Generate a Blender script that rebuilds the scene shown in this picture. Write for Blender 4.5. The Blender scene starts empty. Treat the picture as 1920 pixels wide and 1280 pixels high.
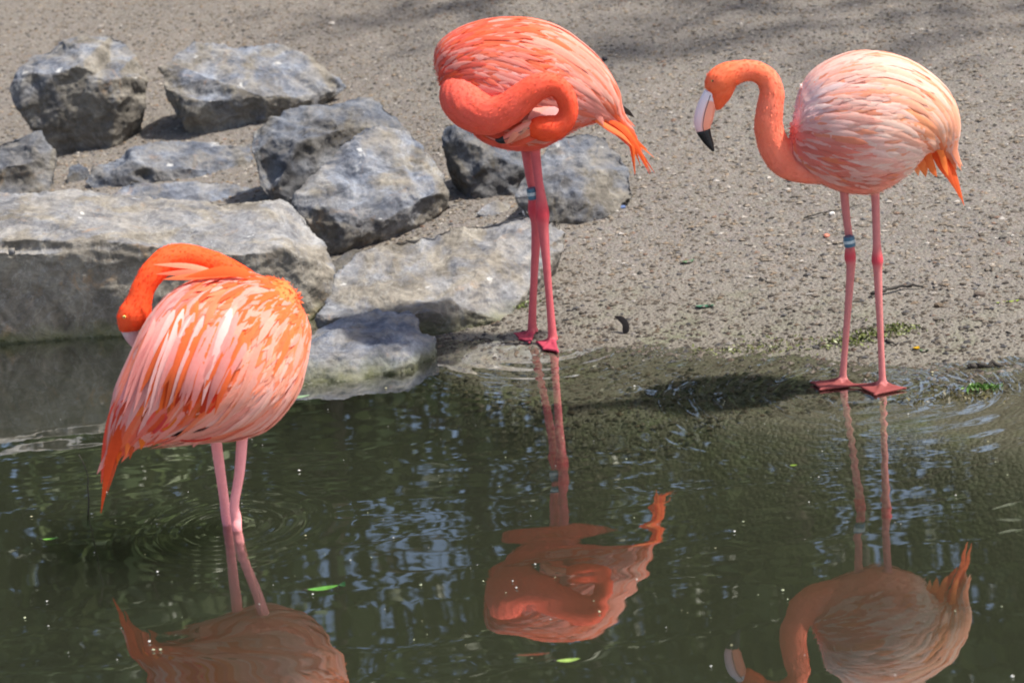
import bpy, bmesh, math, random
import numpy as np
from mathutils import Vector, Matrix
from mathutils.kdtree import KDTree
from mathutils.bvhtree import BVHTree

random.seed(7)
rng = np.random.default_rng(7)
scn = bpy.context.scene
col = scn.collection

# ---------------------------------------------------------------- camera, sky, sun, exposure
F_PX, PITCH, ROLL, CAM_H = 3900.0, math.radians(15.55), math.radians(-4.8), 1.5
cam_d = bpy.data.cameras.new('camera')
cam_d.sensor_width = 36.0
cam_d.lens = F_PX / 1920 * 36.0
cam_d.clip_end = 2000
cam_d.dof.use_dof = True
cam_d.dof.focus_distance = 5.0
cam_d.dof.aperture_fstop = 5.6
cam = bpy.data.objects.new('camera', cam_d)
cam.location = (0, 0, CAM_H)
cam.rotation_euler = (Matrix.Rotation(math.pi / 2 - PITCH, 4, 'X') @ Matrix.Rotation(ROLL, 4, 'Z')).to_euler()   # the photographer held the camera askew
col.objects.link(cam)
scn.camera = cam

SUN_EL, SUN_AZ = math.radians(60), math.atan2(0.95, -0.16)      # azimuth from +Y towards +X
to_sun = Vector((math.sin(SUN_AZ) * math.cos(SUN_EL), math.cos(SUN_AZ) * math.cos(SUN_EL), math.sin(SUN_EL)))
world = bpy.data.worlds.new('World')
scn.world = world
world.use_nodes = True
wn = world.node_tree
bg = wn.nodes['Background']
sky = wn.nodes.new('ShaderNodeTexSky')
sky.sky_type = 'NISHITA'
sky.sun_disc = False
sky.sun_elevation = SUN_EL
sky.sun_rotation = SUN_AZ
sky.dust_density = 3.0
wn.links.new(sky.outputs[0], bg.inputs[0])
bg.inputs[1].default_value = 0.12
sun_d = bpy.data.lights.new('sun', 'SUN')
sun_d.energy = 5.0
sun_d.angle = math.radians(2.5)
sun_d.color = (1.0, 0.94, 0.85)
sun = bpy.data.objects.new('sun', sun_d)
sun.rotation_euler = (-to_sun).to_track_quat('-Z', 'Y').to_euler()
sun.location = to_sun * 20
col.objects.link(sun)
scn.view_settings.view_transform = 'Standard'
scn.view_settings.look = 'None'
scn.view_settings.gamma = 1
scn.view_settings.exposure = 0.56
scn.cycles.use_denoising = True
scn.cycles.filter_width = 1.9
scn.cycles.max_bounces = 8
scn.cycles.transparent_max_bounces = 16

# ---------------------------------------------------------------- pixels to places
CF = np.array([0, math.cos(PITCH), -math.sin(PITCH)])
_u = np.array([0, math.sin(PITCH), math.cos(PITCH)]); _x = np.array([1.0, 0, 0])
CX = math.cos(ROLL) * _x + math.sin(ROLL) * _u
CU = math.cos(ROLL) * _u - math.sin(ROLL) * _x
C0 = np.array([0, 0, CAM_H])
def ray(px, py):
    return CF + CX * ((px - 960) / F_PX) + CU * ((640 - py) / F_PX)
def P(px, py, Y):
    d = ray(px, py)
    return C0 + d * (Y / d[1])
def G(px, py, z=0.0):
    d = ray(px, py)
    return C0 + d * ((z - CAM_H) / d[2])
def mpp(p):                                   # metres per photo pixel at a place
    return float(np.dot(np.asarray(p) - C0, CF)) / F_PX
def to_px(p):
    v = np.asarray(p) - C0
    w = v @ CF
    return 960 + F_PX * (v @ CX) / w, 640 - F_PX * (v @ CU) / w
def lin(c, k=1.0):
    c = np.asarray(c, float) / 255
    return np.where(c <= .04045, c / 12.92, ((c + .055) / 1.055) ** 2.4) * k

# ---------------------------------------------------------------- noise
_perm = rng.permutation(256)
_perm = np.concatenate([_perm, _perm, _perm])
_grad = rng.normal(size=(256, 3))
_grad /= np.linalg.norm(_grad, axis=1)[:, None]
def noise(p):
    p = np.asarray(p, float)
    i = np.floor(p).astype(int)
    f = p - i
    i &= 255
    u = f * f * f * (f * (f * 6 - 15) + 10)
    out = 0
    for dx in (0, 1):
        for dy in (0, 1):
            for dz in (0, 1):
                h = _perm[_perm[_perm[(i[:, 0] + dx) & 255] + ((i[:, 1] + dy) & 255)] + ((i[:, 2] + dz) & 255)]
                g = _grad[h]
                d = (g * (f - np.array([dx, dy, dz]))).sum(1)
                w = (u[:, 0] if dx else 1 - u[:, 0]) * (u[:, 1] if dy else 1 - u[:, 1]) * (u[:, 2] if dz else 1 - u[:, 2])
                out = out + d * w
    return out * 1.5
def fbm(p, oct=4, ridged=False):
    a, s, out = 1.0, 1.0, 0
    for k in range(oct):
        n = noise(np.asarray(p) * s + 13.7 * k)
        out = out + a * ((0.5 - np.abs(n)) if ridged else n)
        a *= .5; s *= 2.03
    return out

# ---------------------------------------------------------------- mesh helpers
def np_mesh(name, verts, faces, smooth=True, colors=None):
    me = bpy.data.meshes.new(name)
    verts = np.asarray(verts, np.float32)
    if isinstance(faces, np.ndarray):
        n, k = faces.shape
        me.vertices.add(len(verts)); me.vertices.foreach_set('co', verts.ravel())
        me.loops.add(n * k); me.loops.foreach_set('vertex_index', faces.astype(np.int32).ravel())
        me.polygons.add(n)
        me.polygons.foreach_set('loop_start', np.arange(0, n * k, k, dtype=np.int32))
        me.polygons.foreach_set('loop_total', np.full(n, k, np.int32))
        me.update(calc_edges=True)
    else:
        me.from_pydata([tuple(v) for v in verts.tolist()], [], faces)
    me.polygons.foreach_set('use_smooth', np.full(len(me.polygons), smooth))
    if colors is not None:
        set_col(me, colors)
    me.validate()
    return me
def set_col(me, colors):
    c = np.ones((len(me.vertices), 4), np.float32)
    c[:, :3] = colors
    at = me.attributes.new('col', 'FLOAT_COLOR', 'POINT')
    at.data.foreach_set('color', c.ravel())
def obj(name, me, mat, parent=None, kind=None, label=None, cat=None, group=None):
    o = bpy.data.objects.new(name, me)
    col.objects.link(o)
    if mat is not None and me is not None and not me.materials:
        me.materials.append(mat)
    if parent is not None: o.parent = parent
    if kind: o['kind'] = kind
    if label: o['label'] = label
    if cat: o['category'] = cat
    if group: o['group'] = group
    return o
def coords(me):
    a = np.empty(len(me.vertices) * 3, np.float32)
    me.vertices.foreach_get('co', a)
    return a.reshape(-1, 3).astype(float)
def normals(me):
    a = np.empty(len(me.vertices) * 3, np.float32)
    me.vertex_normals.foreach_get('vector', a)
    return a.reshape(-1, 3).astype(float)
def remesh(me, voxel, smooth_it=4, factor=.5):
    o = bpy.data.objects.new('tmp', me)
    col.objects.link(o)
    m = o.modifiers.new('r', 'REMESH'); m.mode = 'VOXEL'; m.voxel_size = voxel; m.use_smooth_shade = True
    if smooth_it:
        s = o.modifiers.new('s', 'SMOOTH'); s.factor = factor; s.iterations = smooth_it
    dg = bpy.context.evaluated_depsgraph_get()
    out = bpy.data.meshes.new_from_object(o.evaluated_get(dg))
    bpy.data.objects.remove(o)
    return out
def catmull(pts, n):
    pts = np.asarray(pts, float)
    p = np.vstack([2 * pts[0] - pts[1], pts, 2 * pts[-1] - pts[-2]])
    t = np.linspace(0, len(pts) - 1 - 1e-9, n)
    i = t.astype(int); f = (t - i)[:, None]
    a, b, c, d = p[i], p[i + 1], p[i + 2], p[i + 3]
    return .5 * (2 * b + (c - a) * f + (2 * a - 5 * b + 4 * c - d) * f ** 2 + (3 * b - a - 3 * c + d) * f ** 3)
def unit(v):
    v = np.asarray(v, float)
    return v / np.maximum(np.linalg.norm(v, axis=-1, keepdims=True), 1e-9)
def tube(path, radii, n=12, flat=1.0):
    """closed tube along a path of points"""
    path = np.asarray(path, float); radii = np.maximum(np.asarray(radii, float), 1e-4)
    T = unit(np.gradient(path, axis=0))
    ref = np.array([0.12, -1.0, 0.07]); V = []
    for k, (p, r) in enumerate(zip(path, radii)):
        b = unit(ref - T[k] * (ref @ T[k])); nn = np.cross(b, T[k])
        a = np.arange(n) * 2 * math.pi / n
        V.append(p + r * (np.cos(a)[:, None] * nn + flat * np.sin(a)[:, None] * b))
    V = np.vstack(V); L = len(path); Fc = []
    for k in range(L - 1):
        for j in range(n):
            Fc.append((k * n + j, k * n + (j + 1) % n, (k + 1) * n + (j + 1) % n, (k + 1) * n + j))
    Fc.append(tuple(range(n))[::-1]); Fc.append(tuple(range((L - 1) * n, L * n)))
    return V, Fc, T
def merge(parts):
    V, Fc, o = [], [], 0
    for v, f in parts:
        V.append(np.asarray(v)); Fc += [tuple(i + o for i in q) for q in f]; o += len(v)
    return np.vstack(V), Fc

# ---------------------------------------------------------------- materials
class NT:
    def __init__(s, name):
        s.m = bpy.data.materials.new(name); s.m.use_nodes = True
        s.t = s.m.node_tree; s.b = s.t.nodes['Principled BSDF']; s.out = s.t.nodes['Material Output']
    def n(s, typ, **kw):
        nd = s.t.nodes.new(typ)
        for k, v in kw.items():
            if k.startswith('i_'): nd.inputs[k[2:].replace('_', ' ')].default_value = v
            else: setattr(nd, k, v)
        return nd
    def l(s, a, b): s.t.links.new(a, b)
    def noise(s, scale, detail=6, rough=.6, vec=None, dist=0):
        nd = s.n('ShaderNodeTexNoise'); nd.inputs['Scale'].default_value = scale; nd.inputs['Detail'].default_value = detail
        nd.inputs['Roughness'].default_value = rough; nd.inputs['Distortion'].default_value = dist
        if vec is not None: s.l(vec, nd.inputs['Vector'])
        return nd.outputs['Fac']
    def ramp(s, fac, stops):
        r = s.n('ShaderNodeValToRGB'); e = r.color_ramp.elements
        while len(e) < len(stops): e.new(.5)
        for k, (p, c) in enumerate(stops):
            e[k].position = p; e[k].color = (*c, 1) if len(c) == 3 else c
        s.l(fac, r.inputs[0]); return r.outputs[0]
    def mix(s, fac, a, b, mode='MIX'):
        x = s.n('ShaderNodeMix', data_type='RGBA', blend_type=mode)
        for sock, v in ((x.inputs[0], fac), (x.inputs[6], a), (x.inputs[7], b)):
            if isinstance(v, (int, float)): sock.default_value = v
            elif isinstance(v, tuple): sock.default_value = (*v, 1) if len(v) == 3 else v
            else: s.l(v, sock)
        return x.outputs[2]
    def math(s, op, a, b=0.0, clamp=False):
        x = s.n('ShaderNodeMath', operation=op, use_clamp=clamp)
        for sock, v in ((x.inputs[0], a), (x.inputs[1], b)):
            if isinstance(v, (int, float)): sock.default_value = v
            else: s.l(v, sock)
        return x.outputs[0]
    def attr(s, name='col'):
        return s.n('ShaderNodeAttribute', attribute_name=name).outputs['Color']
    def bump(s, h, strength, dist):
        b = s.n('ShaderNodeBump'); b.inputs['Strength'].default_value = strength; b.inputs['Distance'].default_value = dist
        s.l(h, b.inputs['Height']); s.l(b.outputs[0], s.b.inputs['Normal'])
    def set(s, **kw):
        for k, v in kw.items():
            sock = s.b.inputs[k.replace('_', ' ')]
            if hasattr(v, 'is_output'): s.l(v, sock)
            else: sock.default_value = (*v, 1) if isinstance(v, tuple) and len(v) == 3 else v
        return s
    def pos(s):
        g = s.n('ShaderNodeNewGeometry'); x = s.n('ShaderNodeSeparateXYZ'); s.l(g.outputs['Position'], x.inputs[0])
        return g, x

def mat_ground():
    s = NT('gravelly_sand'); g, x = s.pos(); p = g.outputs['Position']
    big = s.noise(1.1, 4, .6, p); mid = s.noise(9, 6, .65, p); fine = s.noise(170, 4, .7, p)
    vor = s.n('ShaderNodeTexVoronoi'); vor.inputs['Scale'].default_value = 95; s.l(p, vor.inputs['Vector'])
    c = s.ramp(s.mix(.5, big, mid), [(.3, (0.090, 0.074, 0.058)), (.5, (0.144, 0.120, 0.094)), (.7, (0.192, 0.157, 0.123))])
    c = s.mix(.55, c, s.ramp(fine, [(.3, (0.048, 0.041, 0.034)), (.52, (0.155, 0.130, 0.104)), (.72, (0.277, 0.239, 0.203))]))
    peb = s.n('ShaderNodeHueSaturation'); peb.inputs['Saturation'].default_value = .12; peb.inputs['Value'].default_value = .28
    s.l(vor.outputs['Color'], peb.inputs['Color'])
    c = s.mix(.28, c, peb.outputs[0])
    # damp strip along the water and the silt of the bed
    wet = s.n('ShaderNodeMapRange'); wet.inputs[1].default_value = -.004; wet.inputs[2].default_value = .10
    s.l(s.math('ADD', x.outputs[2], s.math('MULTIPLY', s.math('SUBTRACT', mid, .5), .05)), wet.inputs[0])
    dry = wet.outputs[0]
    c = s.mix(dry, s.mix(.75, c, (.15, .135, .105)), c)
    bed = s.n('ShaderNodeMapRange'); bed.inputs[1].default_value = -.045; bed.inputs[2].default_value = .004
    s.l(x.outputs[2], bed.inputs[0])
    c = s.mix(bed.outputs[0], s.mix(mid, (.05, .05, .032), (.10, .092, .062)), c)
    # green algae bloom near the shoreline, in patches
    al = s.n('ShaderNodeMapRange'); al.inputs[1].default_value = .07; al.inputs[2].default_value = .005
    s.l(x.outputs[2], al.inputs[0])
    alm = s.math('MULTIPLY', al.outputs[0], s.ramp(s.noise(5, 6, .7, p), [(.52, (0, 0, 0)), (.66, (1, 1, 1))]))
    c = s.mix(s.math('MULTIPLY', alm, .45), c, (.10, .13, .04))
    rough = s.n('ShaderNodeMapRange'); rough.inputs[1].default_value = 0; rough.inputs[2].default_value = 1
    rough.inputs[3].default_value = .45; rough.inputs[4].default_value = .95; s.l(dry, rough.inputs[0])
    s.set(Base_Color=c, Roughness=rough.outputs[0])
    s.bump(s.math('ADD', s.math('MULTIPLY', fine, .6), s.math('MULTIPLY', vor.outputs['Distance'], -.8)), .8, .008)
    return s.m

def mat_rock():
    s = NT('limestone'); g, x = s.pos(); p = g.outputs['Position']
    oi = s.n('ShaderNodeObjectInfo')
    off = s.n('ShaderNodeVectorMath', operation='ADD'); s.l(p, off.inputs[0])
    sc = s.n('ShaderNodeVectorMath', operation='SCALE'); sc.inputs['Scale'].default_value = 40
    cx = s.n('ShaderNodeCombineXYZ'); s.l(oi.outputs['Random'], cx.inputs[0]); s.l(cx.outputs[0], sc.inputs[0]); s.l(sc.outputs[0], off.inputs[1])
    q = off.outputs[0]
    big = s.noise(5, 6, .62, q, .6); mid = s.noise(8.5, 9, .68, q, .9); fine = s.noise(75, 6, .75, q)
    blue = s.ramp(mid, [(.30, (0.034, 0.042, 0.061)), (.45, (0.096, 0.111, 0.147)), (.58, (0.180, 0.202, 0.246)), (.73, (0.325, 0.351, 0.397))])
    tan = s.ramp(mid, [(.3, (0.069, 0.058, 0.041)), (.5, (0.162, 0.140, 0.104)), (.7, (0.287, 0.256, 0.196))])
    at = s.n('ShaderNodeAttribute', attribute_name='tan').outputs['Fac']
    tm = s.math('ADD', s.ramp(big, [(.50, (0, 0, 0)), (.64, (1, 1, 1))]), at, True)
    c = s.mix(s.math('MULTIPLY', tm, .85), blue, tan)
    # rusty stains and white mineral veins
    rust = s.ramp(s.noise(7, 5, .7, q, 1.5), [(.60, (0, 0, 0)), (.72, (1, 1, 1))])
    c = s.mix(s.math('MULTIPLY', rust, .45), c, (.36, .215, .10))
    vein = s.ramp(s.noise(6, 5, .6, q, 2.2), [(.485, (0, 0, 0)), (.5, (1, 1, 1)), (.515, (0, 0, 0))])
    c = s.mix(s.math('MULTIPLY', vein, s.math('MULTIPLY', mid, .3)), c, (.58, .60, .62))
    drop = s.ramp(s.noise(11, 3, .55, q, .4), [(.68, (0, 0, 0)), (.72, (1, 1, 1))])
    nz = s.n('ShaderNodeSeparateXYZ'); s.l(g.outputs['Normal'], nz.inputs[0])
    up = s.ramp(nz.outputs[2], [(.35, (0, 0, 0)), (.7, (1, 1, 1))])
    c = s.mix(s.math('MULTIPLY', s.math('MULTIPLY', drop, up), .7), c, (.66, .66, .64))
    # blown sand caught on level faces
    dust = s.math('MULTIPLY', up, s.ramp(s.noise(9, 6, .7, q), [(.45, (0, 0, 0)), (.62, (1, 1, 1))]))
    c = s.mix(s.math('MULTIPLY', dust, .45), c, (.33, .30, .25))
    c = s.mix(.35, c, s.ramp(fine, [(.3, (.25, .25, .25)), (.5, (.5, .5, .5)), (.7, (.8, .8, .8))]), 'OVERLAY')
    # algae and dark slime band at the waterline
    hz = s.math('ADD', x.outputs[2], s.math('MULTIPLY', s.math('SUBTRACT', s.noise(14, 5, .7, p), .5), .10))
    al = s.n('ShaderNodeMapRange'); al.inputs[1].default_value = .055; al.inputs[2].default_value = -.005; s.l(hz, al.inputs[0])
    c = s.mix(s.math('MULTIPLY', al.outputs[0], .85), c, s.mix(mid, (.05, .055, .015), (.17, .175, .06)))
    sl = s.n('ShaderNodeMapRange'); sl.inputs[1].default_value = .012; sl.inputs[2].default_value = -.02; s.l(hz, sl.inputs[0])
    c = s.mix(s.math('MULTIPLY', sl.outputs[0], .8), c, (.022, .026, .012))
    rg = s.n('ShaderNodeMapRange'); rg.inputs[3].default_value = .85; rg.inputs[4].default_value = .2; s.l(al.outputs[0], rg.inputs[0])
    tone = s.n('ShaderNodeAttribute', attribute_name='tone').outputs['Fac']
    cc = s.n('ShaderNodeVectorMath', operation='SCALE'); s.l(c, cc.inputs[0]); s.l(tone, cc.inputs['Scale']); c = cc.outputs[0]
    s.set(Base_Color=c, Roughness=rg.outputs[0])
    s.bump(s.math('ADD', s.math('MULTIPLY', mid, 1.2), s.math('MULTIPLY', fine, .5)), .75, .02)
    return s.m

def mat_plumage(name='plumage', thin=.42):
    s = NT(name); c = s.attr()
    g = s.n('ShaderNodeTexCoord')
    n1 = s.noise(120, 4, .6, g.outputs['Object']); 
    c2 = s.mix(.18, c, s.ramp(n1, [(.3, (.35, .35, .35)), (.7, (.72, .72, .72))]), 'OVERLAY')
    s.set(Base_Color=c2, Roughness=.8)
    s.b.inputs['Specular IOR Level'].default_value = .2
    s.b.inputs['Sheen Weight'].default_value = .25
    s.b.inputs['Sheen Roughness'].default_value = .5
    s.b.inputs['Sheen Tint'].default_value = (1, .7, .6, 1)
    tr = s.n('ShaderNodeBsdfTranslucent'); s.l(c2, tr.inputs[0])
    mx = s.n('ShaderNodeMixShader'); mx.inputs[0].default_value = thin
    s.l(s.b.outputs[0], mx.inputs[1]); s.l(tr.outputs[0], mx.inputs[2]); s.l(mx.outputs[0], s.out.inputs[0])
    return s.m

def mat_body():
    s = NT('skin_and_down'); c = s.attr(); g = s.n('ShaderNodeTexCoord')
    n1 = s.noise(90, 5, .65, g.outputs['Object'])
    c2 = s.mix(.2, c, s.ramp(n1, [(.3, (.35, .35, .35)), (.7, (.68, .68, .68))]), 'OVERLAY')
    s.set(Base_Color=c2, Roughness=.75)
    s.b.inputs['Specular IOR Level'].default_value = .25
    s.bump(n1, .2, .003)
    return s.m

def mat_attr(name, rough=.5, spec=.5, bump=0):
    s = NT(name); s.set(Base_Color=s.attr(), Roughness=rough); s.b.inputs['Specular IOR Level'].default_value = spec
    if bump:
        g = s.n('ShaderNodeTexCoord'); s.bump(s.noise(bump, 5, .6, g.outputs['Object']), .4, .004)
    return s.m

def mat_plain(name, c, rough=.6, var=.3, scale=40):
    s = NT(name); g = s.n('ShaderNodeTexCoord')
    n1 = s.noise(scale, 5, .6, g.outputs['Object'])
    a = tuple(v * (1 - var) for v in c); b = tuple(min(1, v * (1 + var)) for v in c)
    s.set(Base_Color=s.ramp(n1, [(.3, a), (.7, b)]), Roughness=rough)
    s.bump(n1, .3, .003)
    return s.m

def mat_water():
    s = NT('pond_water'); t = s.t
    fr = s.n('ShaderNodeFresnel'); fr.inputs[0].default_value = 1.33
    gl = s.n('ShaderNodeBsdfGlossy'); gl.inputs['Roughness'].default_value = .015; gl.inputs['Color'].default_value = (1, 1, 1, 1)
    tp = s.n('ShaderNodeBsdfTransparent'); tp.inputs[0].default_value = (.93, .95, .90, 1)
    mx = s.n('ShaderNodeMixShader')
    fk = s.math('MULTIPLY', fr.outputs[0], 2.6, True)
    s.l(fk, mx.inputs[0]); s.l(tp.outputs[0], mx.inputs[1]); s.l(gl.outputs[0], mx.inputs[2])
    t.nodes.remove(s.b); s.l(mx.outputs[0], s.out.inputs[0])
    va = s.n('ShaderNodeVolumeAbsorption'); va.inputs['Color'].default_value = (.50, .53, .43, 1); va.inputs['Density'].default_value = 5.0
    vs = s.n('ShaderNodeVolumeScatter'); vs.inputs['Color'].default_value = (.60, .63, .52, 1); vs.inputs['Density'].default_value = 0.6
    ad = s.n('ShaderNodeAddShader'); s.l(va.outputs[0], ad.inputs[0]); s.l(vs.outputs[0], ad.inputs[1])
    s.l(ad.outputs[0], s.out.inputs['Volume'])
    return s.m

M_GROUND, M_ROCK, M_PLUME, M_BODY, M_WATER = mat_ground(), mat_rock(), mat_plumage(), mat_body(), mat_water()
M_DOWN = mat_plumage('down', .10)
M_DOWN.node_tree.nodes['Principled BSDF'].inputs['Sheen Weight'].default_value = 0
M_BILL = mat_attr('bill_horn', .35, .5)
M_PEB = mat_attr('pebble', .8, .3)
M_LEAF = mat_attr('leaf_green', .45, .4)
M_BARK = mat_plain('bark', (.07, .055, .04), .9, .5, 12)
M_TWIG = mat_plain('dark_wood', (.03, .025, .02), .8, .5, 60)
M_RING = mat_plain('ring_plastic', (.05, .13, .20), .35, .25, 200)

# ---------------------------------------------------------------- ground and water
shore_px = [(-900, 560), (-300, 565), (300, 570), (700, 600), (830, 642), (900, 650), (1060, 650), (1250, 655), (1400, 662), (1500, 668), (1600, 678), (1700, 688), (1920, 694), (2300, 700), (2900, 705)]
shore = np.array([G(a, b)[:2] for a, b in shore_px])
def y_shore(x):
    return np.interp(x, shore[:, 0], shore[:, 1])
def sstep(a, b, x):
    t = np.clip((x - a) / (b - a), 0, 1)
    return t * t * (3 - 2 * t)
SLOPE = .14
def ground_z(x, y, detail=True):
    x = np.asarray(x, float); y = np.asarray(y, float)
    t = y - y_shore(x)
    if detail:
        t = t + .035 * noise(np.stack([x * 2.3, y * 0 + 3, x * 0 + 1], -1)) + .012 * noise(np.stack([x * 9, y * 0 + 8, x * 0], -1))
    tp = np.maximum(t, 0)
    up = SLOPE * (tp - .10 * (1 - np.exp(-tp / .10)))
    up = np.where(tp > 4.5, SLOPE * 4.4 + (tp - 4.5) * .06, up)
    up = np.minimum(up, 1.2 + .0 * up)
    w = .12 + .34 * sstep(-.35, .15, x)
    tn = np.minimum(t, 0)
    dn = .028 * np.maximum(tn, -w) - .34 * sstep(0, .55, -tn - w)
    z = up + dn
    if detail:
        q = np.stack([x, y, x * 0], -1)
        k = sstep(-.05, .25, t)
        z = z + k * (.018 * noise(q * 2.1) + .007 * noise(q * 7.3 + 5) + .004 * noise(q * 23 + 9)) + .0025 * noise(q * 60) * (.3 + .7 * k)
    return z
def lines(fine0, fine1, step, lo, hi, grow=1.25):
    a = list(np.arange(fine0, fine1 + step / 2, step))
    d = step
    while a[-1] < hi: d *= grow; a.append(min(a[-1] + d, hi))
    d = step
    while a[0] > lo: d *= grow; a.insert(0, max(a[0] - d, lo))
    return np.array(a)
def grid(xs, ys):
    X, Y = np.meshgrid(xs, ys)
    nx, ny = len(xs), len(ys)
    i = np.arange(nx * ny).reshape(ny, nx)
    f = np.stack([i[:-1, :-1], i[:-1, 1:], i[1:, 1:], i[1:, :-1]], -1).reshape(-1, 4)
    return X.ravel(), Y.ravel(), f
gx, gy, gf = grid(lines(-2.4, 2.1, .014, -300, 300), lines(4.2, 10.4, .014, -200, 600))
obj('ground', np_mesh('ground', np.stack([gx, gy, ground_z(gx, gy)], -1), gf), M_GROUND, kind='structure')

wx, wy, wf = grid(lines(-1.7, 1.7, .009, -14, 14, 1.4), lines(3.1, 5.6, .009, -12, 6.9, 1.4))
def wave(x, y):
    q = np.stack([x, y, x * 0], -1)
    z = .0013 * noise(q * np.array([2.2, 6.0, 1])) + .00030 * noise(q * np.array([6, 15, 1]) + 4) + .00004 * noise(q * np.array([18, 45, 1]) + 9)
    patch = .25 + 1.0 * sstep(-.25, .35, noise(q * np.array([.9, 1.6, 1]) + 31))
    z = z * patch
    for (cx, cy, amp, wl, reach, ph) in RINGS:
        r = np.hypot(x - cx, (y - cy))
        z = z + amp * np.sin(2 * math.pi * r / wl + ph + 2.6 * noise(q * 3 + cx)) * np.exp(-((r - reach * .55) / (reach * .5)) ** 2)
    return z
_a, _b, _c = G(1585, 720), G(1655, 726), G(1030, 650)
RINGS = [(_a[0], _a[1], .00045, .085, .42, 0), (_b[0], _b[1], .00045, .075, .50, 1.7), (_c[0], _c[1], .0004, .07, .35, .6),
         (*G(435, 985)[:2], .00025, .05, .22, .3)]
wz = wave(wx, wy)
nx_, ny_ = len(lines(-1.7, 1.7, .009, -14, 14, 1.4)), len(lines(3.1, 5.6, .009, -12, 6.9, 1.4))
wv = np.stack([wx, wy, wz], -1)
idx = np.arange(len(wx)).reshape(ny_, nx_)
rim = np.concatenate([idx[0, :], idx[1:, -1], idx[-1, -2::-1], idx[-2:0:-1, 0]])
low = wv[rim].copy(); low[:, 2] = -1.5
n0 = len(wv); m = len(rim)
skirt = [(int(rim[(k + 1) % m]), int(rim[k]), n0 + k, n0 + (k + 1) % m) for k in range(m)]
wme = bpy.data.meshes.new('water')
allv = np.vstack([wv, low])
fl = np.concatenate([wf.ravel(), np.array(skirt).ravel(), n0 + np.arange(m)[::-1]]).astype(np.int32)
tot = np.concatenate([np.full(len(wf) + len(skirt), 4), [m]]).astype(np.int32)
st = np.concatenate([[0], np.cumsum(tot)[:-1]]).astype(np.int32)
wme.vertices.add(len(allv)); wme.vertices.foreach_set('co', allv.astype(np.float32).ravel())
wme.loops.add(len(fl)); wme.loops.foreach_set('vertex_index', fl)
wme.polygons.add(len(tot)); wme.polygons.foreach_set('loop_start', st); wme.polygons.foreach_set('loop_total', tot)
sm = np.ones(len(tot), bool); sm[len(wf):] = False
wme.polygons.foreach_set('use_smooth', sm)
wme.update(calc_edges=True); wme.validate()
obj('pond_water', wme, M_WATER, kind='structure')

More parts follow.
